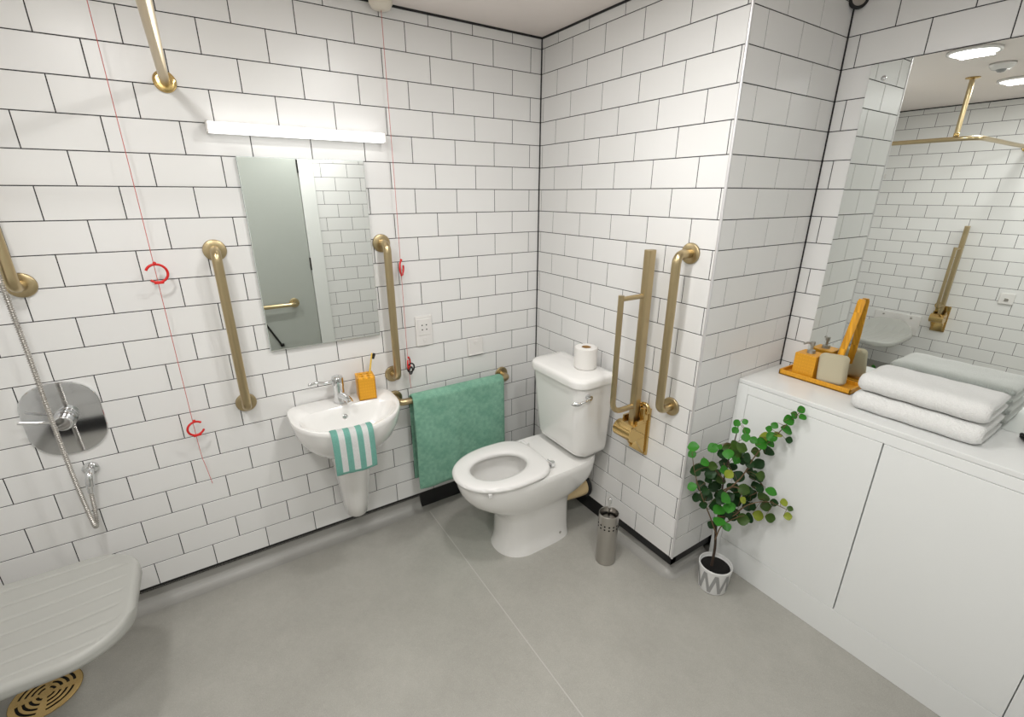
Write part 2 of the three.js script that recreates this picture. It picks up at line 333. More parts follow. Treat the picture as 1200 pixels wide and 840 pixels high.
// ------------------------------------------------------------------ small fittings far from the camera's centre
{
  const st = scene.getObjectByName('door_1');
  part('strut', merge([sweep([V(-1.215, 0.712, ZF - 0.012), V(-1.086, 0.441, ZF - 0.012)], 0.0075, 10), rbox(-1.096, -1.066, 0.425, 0.447, ZF - 0.02, ZF + 0.006, 0.003), rbox(-1.228, -1.202, 0.706, 0.728, ZF - 0.02, ZF + 0.006, 0.003)]), M.blackMetal, st).userData.label = 'slanted black bar';
  const c = thing('corner_fitting', 'small black-rimmed round fitting high in the corner beside the wide mirror', 'fitting', [0.569, 2.258, 1.066], -Math.PI / 4);
  part('rim', new THREE.TorusGeometry(0.026, 0.006, 10, 32), M.rubber, c);
  part('disc', new THREE.CylinderGeometry(0.024, 0.024, 0.008, 28).rotateX(Math.PI / 2), M.steel, c);
  const h = thing('robe_hook', 'small white robe hook high on the shower seat wall', 'hook', [XL, 1.776, 0.08], Math.PI / 2);
  part('plate', rbox(-0.018, 0.018, -0.018, 0.018, 0, 0.008, 0.003), M.whitePlastic, h);
  part('peg', sweep(bend([V(0, 0, 0.004), V(0, -0.004, 0.035), V(0, 0.02, 0.045)], 0.015), 0.006, 10), M.whitePlastic, h);
}

// ------------------------------------------------------------------ ceiling fittings
function downlight(x, z, label) {
  const t = thing('ceiling_light', label, 'ceiling light', [x, CEIL, z], 0, 'round ceiling lights');
  part('bezel', lathe([[0.09, -0.0005], [0.106, -0.0005], [0.106, -0.012], [0.099, -0.016], [0.09, -0.012]], 40), M.whitePlastic, t);
  const d = part('diffuser', lathe([[0, -0.019], [0.06, -0.0185], [0.085, -0.0165], [0.093, -0.012], [0.093, -0.001], [0, -0.001]], 40), M.lampGlow, t); 
  const l = new THREE.RectAreaLight(LIGHT_COLOR, DOWNLIGHT, 0.132, 0.132); l.name = 'ceiling_light_source'; l.position.set(x, CEIL - 0.0215, z); l.lookAt(x, 0, z); scene.add(l);
}
downlight(-0.74, 1.025, 'round white ceiling light above the floor in front of the toilet');
downlight(-0.75, 1.86, 'round white ceiling light above the floor beside the fitted cabinet');
downlight(-1.77, 1.84, 'round white ceiling light above the floor in front of the door');
downlight(-1.77, 0.985, 'round white ceiling light beside the curtain rail support');
{
  const s = thing('ceiling_sensor', 'small round white ceiling sensor with grey lens between the downlights', 'sensor', [-1.19, CEIL, 1.03]);
  part('base', lathe([[0, 0], [0.055, 0], [0.055, -0.012], [0.04, -0.03], [0, -0.032]], 28), M.whitePlastic, s);
  part('lens', lathe([[0, -0.046], [0.014, -0.043], [0.024, -0.032], [0.024, -0.028], [0, -0.028]], 20), std({ color: lin(0.25, 0.25, 0.25), roughness: 0.3 }), s);
}
// strip light over the basin mirror
{
  const t = thing('strip_light', 'long white glowing strip light above the basin mirror', 'wall light', [-1.1, 1.829, 0]);
  part('body', rbox(-0.301, 0.301, -0.014, 0.017, 0, 0.022, 0.004), M.whitePlastic, t);
  part('diffuser', rbox(-0.3, 0.3, -0.017, 0.0165, 0.018, 0.062, 0.006, 3), M.stripGlow, t);
  for (const s of [-1, 1]) part('end_cap', rbox(s * 0.3 - 0.003, s * 0.3 + 0.003, -0.0175, 0.0175, 0, 0.0625, 0.002), M.whitePlastic, t);
  const l = new THREE.RectAreaLight(LIGHT_COLOR, STRIP, 0.58, 0.03); l.name = 'strip_light_light'; l.position.set(-1.1, 1.829, 0.066); l.lookAt(-1.1, 1.829, 1); scene.add(l);
}

// ------------------------------------------------------------------ mirrors
{
  const t = thing('basin_mirror', 'frameless rectangular mirror above the white basin', 'mirror', [-1.106, 1.3825, 0]);
  part('backing', rbox(-0.2235, 0.2235, -0.3615, 0.3615, 0.001, 0.017, 0.002), M.mirrorEdge, t);
  part('glass', rbox(-0.222, 0.222, -0.36, 0.36, 0.014, 0.0195, 0.0015), M.mirror, t);
  const g = thing('wall_mirror', 'wide frameless mirror standing on the white worktop', 'mirror', [XD, 0.908, 1.147]);
  part('glass', box(-0.007, -0.001, 0, 1.138, 0, ZF - 1.147 - 0.002), M.mirror, g);
  part('screw_cap', lathe([[0, 0.006], [0.004, 0.0055], [0.0075, 0.003], [0.008, 0]], 18).rotateZ(Math.PI / 2), M.chrome, g, [-0.007, 1.09, 0.045]);
}

// ------------------------------------------------------------------ grab rails (local frame: wall at z = 0, facing +z)
function flange(r = 0.038) { return lathe([[0, 0.0], [r, 0.0], [r, 0.006], [r - 0.003, 0.0095], [0.02, 0.011], [0, 0.011]], 32).rotateX(Math.PI / 2); }
function grabRail(label, pos, turn, len, vertical, so = 0.075, R = 0.0165) {
  const t = thing('grab_rail', label, 'grab rail', pos, turn, 'brushed brass grab rails');
  const e = len / 2, P = vertical ? (a, d) => V(0, a, d) : (a, d) => V(a, 0, d);
  part('bar', sweep(bend([P(-e, 0.004), P(-e, so), P(e, so), P(e, 0.004)], 0.062, 12), R, 18), M.brass, t);
  for (const s of [-1, 1]) { const f = part('flange', flange(), M.brass, t); f.position.copy(P(s * e, 0)); }
  return t;
}
grabRail('vertical brass grab rail on the shower side of the basin mirror', [-1.449, 1.124, 0], 0, 0.604, true);
grabRail('vertical brass grab rail between basin mirror and towel', [-0.836, 1.119, 0], 0, 0.602, true);
grabRail('horizontal brass rail carrying the green towel', [-0.5365, 0.692, 0], 0, 0.605, false);
grabRail('vertical brass grab rail near the edge of the tiled pier', [0, 1.114, 0.943], -Math.PI / 2, 0.61, true);
grabRail('vertical brass rail above the shower control plate', [-1.976, 1.651, 0], 0, 0.6, true);
grabRail('horizontal brass pull rail on the pale grey door', [-1.19, 0.775, ZF + 0.005], Math.PI, 0.50, false);

function dropRail(label, pos, turn) {  // folded up; wall at x = 0, facing -x
  const t = thing('drop_down_rail', label, 'support rail', pos, turn, 'folded drop-down support rails');
  part('wall_plate', rbox(-0.012, 0, -0.11, 0.115, -0.05, 0.05, 0.003), M.polishedBrass, t);
  const sh = new THREE.Shape(); sh.moveTo(-0.01, -0.105); sh.lineTo(-0.01, 0.07); sh.lineTo(-0.075, 0.07); sh.lineTo(-0.075, -0.02); sh.closePath();
  part('bracket', merge([-0.042, 0.034].map((z) => new THREE.ExtrudeGeometry(sh, { depth: 0.008, bevelEnabled: false }).translate(0, 0, z))), M.polishedBrass, t);
  const drum = new THREE.CylinderGeometry(0.037, 0.037, 0.094, 28).rotateX(Math.PI / 2);
  part('hinge_housing', merge([drum.translate(-0.09, 0.016, 0), rbox(-0.09, -0.02, -0.021, 0.053, -0.045, 0.045, 0.006)]), M.polishedBrass, t);
  part('catch', merge([new THREE.TorusGeometry(0.022, 0.008, 8, 20).rotateY(Math.PI / 2).translate(-0.026, 0.115, 0.03), rbox(-0.04, -0.01, 0.06, 0.12, 0.02, 0.045, 0.004)]), M.polishedBrass, t);
  const s2 = new THREE.Shape(); const a = 0.021, b = 0.0135, r = 0.011;
  s2.moveTo(-a + r, -b); s2.lineTo(a - r, -b); s2.quadraticCurveTo(a, -b, a, -b + r); s2.lineTo(a, b - r); s2.quadraticCurveTo(a, b, a - r, b); s2.lineTo(-a + r, b); s2.quadraticCurveTo(-a, b, -a, b - r); s2.lineTo(-a, -b + r); s2.quadraticCurveTo(-a, -b, -a + r, -b);
  const post = new THREE.ExtrudeGeometry(s2, { depth: 0.745, bevelEnabled: true, bevelSize: 0.002, bevelThickness: 0.002, bevelSegments: 2, curveSegments: 6 }).rotateX(-Math.PI / 2).translate(-0.052, 0.03, 0);
  part('post', post, M.brass, t);
  part('lower_bar', sweep(bend([V(-0.06, 0.60, 0), V(-0.19, 0.60, 0), V(-0.19, 0.60, 0.0001)].slice(0, 2), 0.01), 0.0095, 14), M.brass, t);
  part('loop_bar', sweep(bend([V(-0.188, 0.615, 0), V(-0.188, 0.125, 0), V(-0.055, 0.125, 0)], 0.055, 12), 0.0115, 16), M.brass, t);
  return t;
}
dropRail('folded drop-down brass support rail beside the toilet cistern', [0, 0.645, 0.80], 0);
dropRail('folded drop-down brass support rail beside the shower seat', [XL, 0.61, 0.765], Math.PI);

// ------------------------------------------------------------------ curtain rail and its ceiling support
{
  const t = thing('curtain_rail', 'brass L-shaped shower curtain rail fixed to the tiled walls', 'curtain rail', [0, 0, 0]);
  part('rail', sweep(bend([V(-1.49, 1.957, 0.004), V(-1.49, 1.957, 0.945), V(XL + 0.004, 1.957, 0.945)], 0.1, 16), 0.0135, 16), M.brass, t);
  part('flange', flange(0.032), M.polishedBrass, t, [-1.49, 1.957, 0]);
  const f = part('flange', flange(0.032), M.polishedBrass, t, [XL, 1.957, 0.945]); f.rotation.y = Math.PI / 2;
  const s = thing('rail_support', 'short brass ceiling tube holding up the curtain rail', 'rail support', [-1.49, 0, 0.832]);
  part('tube', new THREE.CylinderGeometry(0.0135, 0.0135, CEIL - 1.975, 18).translate(0, (CEIL + 1.975) / 2, 0), M.brass, s);
  part('ceiling_flange', lathe([[0, 0], [0.036, 0], [0.036, -0.006], [0.018, -0.011], [0, -0.011]], 28), M.polishedBrass, s, [0, CEIL, 0]);
  part('clip', lathe([[0.0, 0], [0.015, 0], [0.015, 0.02], [0, 0.02]], 18), M.polishedBrass, s, [0, 1.9712, 0]);
}

// ------------------------------------------------------------------ emergency pull cords
function openRing(r, tube, gapAt, flat) { const g = new THREE.TorusGeometry(r, tube, 10, 36, Math.PI * 1.62); g.rotateZ(gapAt); if (flat) g.scale(1, 0.92, 1); return g; }
function pullCord(x, z, bottom, tail, label, rings, group) {
  const t = thing('emergency_pull_cord', label, 'pull cord', [x, 0, z], 0, group);
  part('ceiling_switch', lathe([[0, 0], [0.043, 0], [0.043, -0.018], [0.034, -0.034], [0.012, -0.04], [0, -0.04]], 32), M.creamPlastic, t, [0, CEIL, 0]);
  const pts = [V(0, CEIL - 0.038, 0), V(0.001, 1.6, 0), V(-0.001, 1.0, 0), V(0, bottom + 0.12, 0), V(tail * 0.3, bottom + 0.09, 0), V(tail, bottom, 0)];
  part('cord', sweep(new THREE.CatmullRomCurve3(pts, false, 'centripetal').getPoints(40), 0.0011, 6), M.redCord, t);
  for (const [y, rot, turn, r, dark] of rings) {
    const geos = [openRing(r, 0.004, rot), rbox(-0.014, 0.014, -r - 0.006, -r + 0.003, -0.004, 0.004, 0.003), new THREE.SphereGeometry(0.0055, 12, 8).translate(0, r + 0.004, 0)];
    const b = part('bangle', merge(geos), M.red, t, [0.003, y, 0]); b.rotation.y = turn;
    if (dark) { const k = part('hair_tie', merge([new THREE.TorusGeometry(0.021, 0.0035, 8, 28).translate(0.002, -0.008, 0.008), new THREE.TorusGeometry(0.017, 0.003, 8, 28).rotateY(0.4).translate(-0.002, -0.02, 0.012)]), M.rubber, t, [0.004, y - 0.012, 0]); k.rotation.y = turn * 0.4; k.userData.label = 'black elastic bands'; }
  }
}
pullCord(-1.632, 0.055, 0.53, 0.012, 'red emergency pull cord with two red bangles beside the shower controls', [[1.365, -2.35, 0.1, 0.03], [0.778, 0.75, 0.25, 0.027]], 'emergency pull cords');
pullCord(-0.772, 0.045, 0.745, 0.004, 'red emergency pull cord with black rings beside the shaver socket', [[1.315, 1.4, 0.95, 0.029], [0.868, 2.2, 1.0, 0.026, true]], 'emergency pull cords');

// ------------------------------------------------------------------ socket and switches
{
  const s = thing('shaver_socket', 'white two-gang shaver socket above the towel', 'socket', [-0.668, 1.003, 0]);
  part('plate', rbox(-0.042, 0.042, -0.073, 0.073, 0, 0.011, 0.004), M.whitePlastic, s);
  part('cover', rbox(-0.033, 0.033, -0.02, 0.06, 0.008, 0.0135, 0.003), M.whitePlastic, s);
  for (const [x, y] of [[-0.011, 0.03], [0.011, 0.03], [-0.011, 0.008], [0.011, 0.008]]) part('pin_hole', new THREE.CylinderGeometry(0.0034, 0.0034, 0.003, 12).rotateX(Math.PI / 2), M.socketHole, s, [x, y, 0.0128]);
  part('rocker', rbox(-0.006, 0.006, -0.055, -0.038, 0.008, 0.0135, 0.002), M.whitePlastic, s);
  const w = thing('switched_spur', 'square white switch plate above the towel', 'switch', [-0.393, 0.883, 0]);
  part('plate', rbox(-0.043, 0.043, -0.043, 0.043, 0, 0.012, 0.004), M.whitePlastic, w);
  part('rocker', rbox(-0.008, 0.012, 0.008, 0.026, 0.009, 0.0155, 0.002), M.whitePlastic, w);
  part('lower_lip', rbox(-0.043, 0.043, -0.05, -0.041, 0, 0.018, 0.003), M.whitePlastic, w);
  const e = thing('reset_switch', 'small white switch plate on the shower seat wall', 'switch', [XL, 0.85, 1.12], Math.PI / 2);
  part('plate', rbox(-0.043, 0.043, -0.043, 0.043, 0, 0.012, 0.004), M.whitePlastic, e);
  part('rocker', rbox(-0.012, 0.012, -0.02, 0.005, 0.009, 0.016, 0.002), M.steel, e);
}

// ------------------------------------------------------------------ shower controls, hose
{
  const t = thing('shower_mixer', 'chrome oval shower control plate with a lever knob', 'shower control', [-1.983, 0.895, 0]);
  const s = new THREE.Shape(), hw = 0.1, hh = 0.128, r = 0.085;
  s.moveTo(-hw + r, -hh); s.lineTo(hw - r, -hh); s.absarc(hw - r, -hh + r, r, -Math.PI / 2, 0, false); s.lineTo(hw, hh - r); s.absarc(hw - r, hh - r, r, 0, Math.PI / 2, false); s.lineTo(-hw + r, hh); s.absarc(-hw + r, hh - r, r, Math.PI / 2, Math.PI, false); s.lineTo(-hw, -hh + r); s.absarc(-hw + r, -hh + r, r, Math.PI, Math.PI * 1.5, false);
  part('face_plate', new THREE.ExtrudeGeometry(s, { depth: 0.006, bevelEnabled: true, bevelSize: 0.003, bevelThickness: 0.003, bevelSegments: 3, curveSegments: 16 }), M.chrome, t);
  part('knob', lathe([[0, 0], [0.031, 0], [0.031, 0.022], [0.027, 0.024], [0.027, 0.05], [0.024, 0.056], [0.02, 0.058], [0.018, 0.054], [0, 0.054]], 32).rotateX(Math.PI / 2), M.chrome, t, [0.004, 0.004, 0.008]);
  part('lever', sweep([V(-0.02, 0.006, 0.042), V(-0.06, 0.016, 0.05), V(-0.1, 0.03, 0.056)], (k) => 0.0055 - 0.001 * k, 10), M.chrome, t);
  const h = thing('hand_shower', 'chrome hand shower with ribbed flexible hose hanging from the rail', 'hand shower', [0, 0, 0]);
  part('outlet_elbow', merge([lathe([[0, 0], [0.024, 0], [0.025, 0.006], [0.02, 0.011], [0, 0.012]], 24).rotateX(Math.PI / 2).translate(-1.962, 0.69, 0), sweep(bend([V(-1.962, 0.69, 0.004), V(-1.962, 0.69, 0.045), V(-1.968, 0.645, 0.05)], 0.03, 8), 0.0125, 14)]), M.chrome, h);
  part('hose_nut', sweep([V(-1.968, 0.652, 0.05), V(-1.972, 0.62, 0.052)], (k) => 0.0115 - 0.0025 * k, 14), M.chrome, h);
  const path = new THREE.CatmullRomCurve3([V(-1.972, 0.622, 0.052), V(-1.975, 0.56, 0.058), V(-1.978, 0.515, 0.072), V(-1.979, 0.503, 0.086), V(-1.979, 0.516, 0.1), V(-1.985, 0.65, 0.104), V(-1.989, 0.8, 0.102), V(-1.991, 0.96, 0.098), V(-1.991, 1.14, 0.094), V(-1.992, 1.376, 0.098), V(-1.985, 1.62, 0.13), V(-1.976, 1.72, 0.15)], false, 'centripetal').getSpacedPoints(1900);
  part('hose', sweep(path, (k) => 0.0062 + 0.0015 * Math.sin(k * 1900 * Math.PI * 2 / 10.0), 9), M.steel, h);
  part('holder', merge([new THREE.CylinderGeometry(0.024, 0.024, 0.045, 18).translate(-1.976, 1.77, 0.075), rbox(-1.992, -1.96, 1.755, 1.785, 0.08, 0.155, 0.006)]), M.chrome, h);
  part('handle', sweep([V(-1.976, 1.715, 0.15), V(-1.976, 1.80, 0.162), V(-1.976, 1.90, 0.19)], (k) => 0.0115 + 0.003 * k, 14), M.chrome, h);
  const hd = part('spray_head', lathe([[0, 0.03], [0.03, 0.026], [0.05, 0.012], [0.052, 0], [0.045, -0.003], [0, -0.003]], 32), M.chrome, h, [-1.976, 1.915, 0.21]); hd.rotation.x = 1.1;
}

// ------------------------------------------------------------------ shower seat, drain
{
  const t = thing('folding_shower_stool', 'grey moulded folding shower seat with ribbed top', 'shower seat', [0, 0, 0]);
  // slab with rounded plan, scooped surface; x from -2.47 (wall side) to -1.842, z from 0.24 to 0.73
  const NX = 56, NZ = 180, x0 = -2.5, x1 = -1.838, zc = 0.463;
  const half = (k) => { // half width along the depth (k 0 at wall .. 1 at the front), rounded front corners
    const d = (1 - k) * (x1 - x0), r = 0.15; let w = 0.227 - 0.004 * (1 - k);
    if (d < r) w -= r - Math.sqrt(Math.max(0, r * r - (r - d) * (r - d)));
    const db = k * (x1 - x0); const q = 0.2; if (db < q) w -= q - Math.sqrt(Math.max(0, q * q - (q - db) * (q - db)));
    return w;
  };
  const pos = [], idx = [];
  const topY = (x, s) => { const k = (x - x0) / (x1 - x0); let y = 0.487; const back = Math.max(0, 0.32 - k) / 0.32; y += 0.085 * back * back; y -= 0.02 * (1 - s * s) * Math.sin(Math.PI * Math.min(1, k * 1.02)); return y; };
  for (let i = 0; i <= NX; i++) for (let j = 0; j <= NZ; j++) {
    const k = 0.5 - 0.5 * Math.cos(Math.PI * i / NX), x = x0 + (x1 - x0) * k, s = Math.sin((j / NZ * 2 - 1) * Math.PI / 2), z = zc + half(k) * s;
    const edge = Math.min(1, Math.min((1 - Math.abs(s)) * half(k) / 0.018, k * (x1 - x0) / 0.018, (1 - k) * (x1 - x0) / 0.018));
    const lip = 0.02 * (1 - Math.sqrt(Math.max(0, 1 - (1 - edge) * (1 - edge))));
    let y = topY(x, s) - lip;
    const gz = (z - zc) / 0.062, f = Math.abs(gz - Math.round(gz)); if (f < 0.09 && k > 0.12 && k < 0.95 && Math.abs(s) < 0.93) y -= 0.004 * (1 - f / 0.09);
    pos.push(x, y, z);
  }
  const top = (NX + 1) * (NZ + 1), s1 = NZ + 1;
  for (let q = 0; q < top; q++) { const x = pos[q * 3], z = pos[q * 3 + 2]; const k = (x - x0) / (x1 - x0), s = (z - zc) / Math.max(1e-4, half(k)); const e = Math.min(1, Math.min((1 - Math.abs(s)) * half(k) / 0.02, k * (x1 - x0) / 0.02, (1 - k) * (x1 - x0) / 0.02)); pos.push(x, topY(x, 1) - 0.048 + 0.02 * (1 - Math.sqrt(Math.max(0, 1 - (1 - e) * (1 - e)))), z); }
  for (let i = 0; i < NX; i++) for (let j = 0; j < NZ; j++) { const a = i * s1 + j, b = a + 1, c = a + s1, d = c + 1; idx.push(a, b, c, b, d, c, top + a, top + c, top + b, top + b, top + c, top + d); }
  const per = []; for (let j = 0; j <= NZ; j++) per.push(j); for (let i = 1; i <= NX; i++) per.push(i * s1 + NZ); for (let j = NZ - 1; j >= 0; j--) per.push(NX * s1 + j); for (let i = NX - 1; i > 0; i--) per.push(i * s1);
  for (let q = 0; q < per.length; q++) { const a = per[q], b = per[(q + 1) % per.length]; idx.push(a, top + a, b, b, top + a, top + b); }
  const g = new THREE.BufferGeometry(); g.setAttribute('position', new THREE.Float32BufferAttribute(pos, 3)); g.setIndex(idx); g.computeVertexNormals();
  part('seat_pan', g, M.greySeat, t);
  part('wall_plate', rbox(XL, XL + 0.012, 0.42, 0.60, 0.29, 0.64, 0.004), M.whitePlastic, t);
  for (const z of [0.36, 0.57]) {
    part('arm', merge([rbox(XL + 0.008, -1.98, 0.425, 0.447, z - 0.014, z + 0.014, 0.004), rbox(XL + 0.008, XL + 0.05, 0.40, 0.50, z - 0.02, z + 0.02, 0.005)]), M.whitePlastic, t);
    part('fixing', lathe([[0, 0.006], [0.008, 0.004], [0.009, 0]], 16).rotateZ(-Math.PI / 2), M.steel, t, [XL + 0.012, 0.575, z]);
  }
}
{
  const t = thing('floor_drain', 'round brass slotted drain cover set in the floor beneath the seat', 'drain', [-2.208, 0, 0.225]);
  const R = 0.093, s = new THREE.Shape(); s.absarc(0, 0, R, 0, Math.PI * 2, false);
  for (let q = 0; q < 4; q++) for (let k = 0; k < 4; k++) {
    const r0 = 0.018 + k * 0.017, r1 = r0 + 0.0085, a0 = q * Math.PI / 2 + 0.16 + 0.06 * (3 - k) * 0.5, a1 = (q + 1) * Math.PI / 2 - 0.16 - 0.06 * (3 - k) * 0.5;
    const h = new THREE.Path(); h.absarc(0, 0, r1, a0, a1, false); h.absarc(0, 0, r0, a1, a0, true); h.closePath(); s.holes.push(h);
  }
  part('grate', new THREE.ExtrudeGeometry(s, { depth: 0.003, bevelEnabled: true, bevelSize: 0.0008, bevelThickness: 0.0008, bevelSegments: 1, curveSegments: 24 }).rotateX(-Math.PI / 2).translate(0, 0.0012, 0), M.polishedBrass, t);
  part('sump', new THREE.CylinderGeometry(R - 0.003, R - 0.003, 0.0012, 36).translate(0, 0.0008, 0), M.drainDark, t);
  part('rim', new THREE.TorusGeometry(R, 0.003, 8, 48).rotateX(Math.PI / 2).translate(0, 0.002, 0), M.polishedBrass, t);
}

// ------------------------------------------------------------------ basin
const BX = -1.095;
const NR = 72;
function dRing(y, hw, zc, df, db, nf = 2, nb = 6) { // D-shaped ring about (BX, zc)
  const r = []; for (let i = 0; i < NR; i++) { const a = i / NR * Math.PI * 2, c = Math.cos(a), s = Math.sin(a), n = s >= 0 ? nf : nb; const px = Math.sign(c) * Math.pow(Math.abs(c), 2 / n) * hw, pz = Math.sign(s) * Math.pow(Math.abs(s), 2 / n) * (s >= 0 ? df : db); r.push(V(BX + px, y, zc + pz)); }
  return r;
}
{
  const t = thing('wash_basin', 'white semi-circular ceramic wash basin with half pedestal', 'basin', [0, 0, 0]);
  const zc = 0.14;
  const rings = [
    dRing(0.575, 0.07, zc, 0.07, zc - 0.002), dRing(0.582, 0.11, zc, 0.11, zc - 0.002), dRing(0.605, 0.155, zc, 0.155, zc - 0.002), dRing(0.645, 0.19, zc, 0.192, zc - 0.002), dRing(0.695, 0.212, zc, 0.218, zc - 0.002), dRing(0.742, 0.222, zc, 0.231, zc - 0.001),
    dRing(0.755, 0.223, zc, 0.232, zc - 0.001), dRing(0.7605, 0.220, zc, 0.229, zc - 0.003), dRing(0.7615, 0.214, zc, 0.223, zc - 0.008),
    dRing(0.7605, 0.198, 0.19, 0.156, 0.078, 2, 3), dRing(0.752, 0.190, 0.19, 0.149, 0.072, 2, 3), dRing(0.725, 0.178, 0.19, 0.138, 0.066, 2, 2.6), dRing(0.685, 0.155, 0.19, 0.118, 0.055, 2, 2.2), dRing(0.655, 0.115, 0.19, 0.085, 0.045, 2, 2), dRing(0.642, 0.06, 0.19, 0.045, 0.03, 2, 2), dRing(0.638, 0.02, 0.19, 0.02, 0.02, 2, 2),
  ];
  part('bowl', loft(rings, true, true, 0.9), M.ceramic, t);
  part('pedestal', loft([dRing(0.172, 0.022, 0.05, 0.03, 0.048), dRing(0.176, 0.038, 0.055, 0.045, 0.053), dRing(0.195, 0.049, 0.06, 0.066, 0.058), dRing(0.27, 0.058, 0.07, 0.082, 0.068), dRing(0.38, 0.068, 0.08, 0.098, 0.078), dRing(0.5, 0.082, 0.09, 0.115, 0.088), dRing(0.60, 0.1, 0.1, 0.125, 0.098)].map((r) => r.map((p) => p.add(V(0.006, 0, 0)))), true, true, 0.9), M.ceramic, t);
  part('waste', lathe([[0, 0.002], [0.016, 0.002], [0.02, 0.001], [0.021, -0.002]], 24), M.chrome, t, [BX, 0.6395, 0.19]);
  const ov = part('overflow', lathe([[0, 0.003], [0.007, 0.003], [0.011, 0.002], [0.012, -0.001]], 20), M.chrome, t, [BX - 0.005, 0.715, 0.1265]); ov.rotation.x = 1.25;
  const p = thing('basin_tap', 'chrome basin mixer tap with a long side lever', 'tap', [BX - 0.005, 0.7612, 0.065]);
  part('body', merge([lathe([[0, 0], [0.026, 0], [0.026, 0.004], [0.0235, 0.008], [0.0225, 0.07], [0.0245, 0.078], [0.0245, 0.112], [0.022, 0.12], [0.014, 0.124], [0, 0.125]], 28)]), M.chrome, p);
  part('spout', sweep([V(0, 0.035, 0.005), V(0.012, 0.04, 0.045), V(0.02, 0.035, 0.085), V(0.021, 0.026, 0.098)], (k) => 0.016 - 0.003 * k, 16), M.chrome, p);
  part('lever', merge([sweep(new THREE.CatmullRomCurve3([V(-0.015, 0.104, 0), V(-0.05, 0.1, 0.002), V(-0.085, 0.108, 0.003), V(-0.112, 0.106, 0.004)]).getPoints(18), (k) => 0.0075 - 0.002 * k, 12), new THREE.SphereGeometry(0.0085, 14, 10).translate(-0.112, 0.106, 0.004)]), M.chrome, p);
}
{
  const t = thing('toothbrush_holder', 'square amber bamboo toothbrush holder on the basin edge', 'tumbler', [-0.985, 0.7614, 0.073], -0.12);
  const s = new THREE.Shape(), a = 0.036; s.moveTo(-a, -a); s.lineTo(a, -a); s.lineTo(a, a); s.lineTo(-a, a); s.closePath();
  for (const [x, y] of [[-0.015, 0.013], [0.015, 0.013], [-0.015, -0.013], [0.015, -0.013]]) { const h = new THREE.Path(); h.absarc(x, y, 0.0095, 0, Math.PI * 2, true); s.holes.push(h); }
  part('lid', new THREE.ExtrudeGeometry(s, { depth: 0.006, bevelEnabled: true, bevelSize: 0.0015, bevelThickness: 0.0015, bevelSegments: 2 }).rotateX(-Math.PI / 2).translate(0, 0.098, 0), M.bamboo, t);
  part('body', merge([rbox(-0.0375, 0.0375, 0.0, 0.006, -0.0375, 0.0375, 0.002), rbox(-0.0375, -0.0315, 0, 0.098, -0.0375, 0.0375, 0.002), rbox(0.0315, 0.0375, 0, 0.098, -0.0375, 0.0375, 0.002), rbox(-0.0375, 0.0375, 0, 0.098, -0.0375, -0.0315, 0.002), rbox(-0.0375, 0.0375, 0, 0.098, 0.0315, 0.0375, 0.002)]), M.bamboo, t);
  const b = thing('toothbrush', 'yellow toothbrush with black bristles standing in the bamboo holder', 'toothbrush', [-0.97, 0.769, 0.06]);
  part('handle', sweep([V(0, 0, 0.006), V(0.012, 0.1, 0), V(0.026, 0.16, -0.006), V(0.032, 0.185, -0.008)], (k) => 0.0045 - 0.0012 * k, 10), M.yellowBrush, b);
  const br = part('bristles', rbox(0, 0.011, -0.013, 0.013, -0.005, 0.005, 0.002), M.rubber, b, [0.0325, 0.172, -0.006]); br.rotation.z = -0.4;
}
{ // striped flannel over the basin rim
  const path = []; const add = (z, y) => path.push([z, y]);
  for (let i = 0; i <= 8; i++) add(0.300 + 0.034 * i / 8, 0.727 + 0.037 * Math.sin(i / 8 * Math.PI / 2));
  for (let i = 1; i <= 6; i++) { const a = Math.PI / 2 - i / 6 * 1.5; add(0.345 + 0.034 * Math.cos(a), 0.734 + 0.034 * Math.sin(a)); }
  for (let i = 1; i <= 16; i++) { const k = i / 16; add(0.3805 + 0.004 * Math.sin(k * 3), 0.733 - 0.138 * k); }
  const g = cloth(path, -0.078, 0.078, 0.006, (z, y, w) => V(w, y, z + 0.006 - (w * w) * 1.35), (t, s) => 0.002 * Math.sin(t * 9 + s * 2) * s, 30);
  const uv = g.attributes.uv; for (let i = 0; i < uv.count; i++) uv.setXY(i, (uv.getX(i) + 0.078) / 0.156 * 0.999, 0.002 + uv.getY(i) / 0.255);
  const f = single('flannel', g, M.stripe, 'small teal and white striped flannel draped over the basin rim', 'flannel', [-1.11, 0, 0]); f.rotation.y = -0.05;
}
{ // green towel on its rail
  const path = []; const zc = 0.075, yb = 0.692, r = 0.0245;
  for (let i = 0; i <= 22; i++) path.push([zc - r - 0.004, 0.235 + (yb - 0.235) * i / 22]);
  for (let i = 1; i < 10; i++) { const a = Math.PI - i / 10 * Math.PI; path.push([zc + r * Math.cos(a) - 0.004 * (1 - i / 10), yb + r * Math.sin(a)]); }
  for (let i = 0; i <= 28; i++) path.push([zc + r + 0.006 * (i / 28), yb - (yb - 0.205) * i / 28]);
  const g = cloth(path, -0.252, 0.252, 0.013, (z, y, w) => V(w, y - 0.012 * (w / 0.25) * (y < 0.4 ? (0.4 - y) / 0.2 : 0), Math.max(z, 0.018)), (t, s, l) => { const k = s > 0.55 ? Math.min(1, (s - 0.55) * 4) : 0; return -k * (0.008 * Math.exp(-Math.pow((t - 0.5) / 0.05, 2)) - 0.006 * Math.sin(t * 7.5 + 0.6) - 0.004 * Math.sin(t * 17)); }, 80);
  single('bath_towel', g, M.green, 'sea-green bath towel hanging over the brass rail', 'towel', [-0.53, 0, 0]);
}

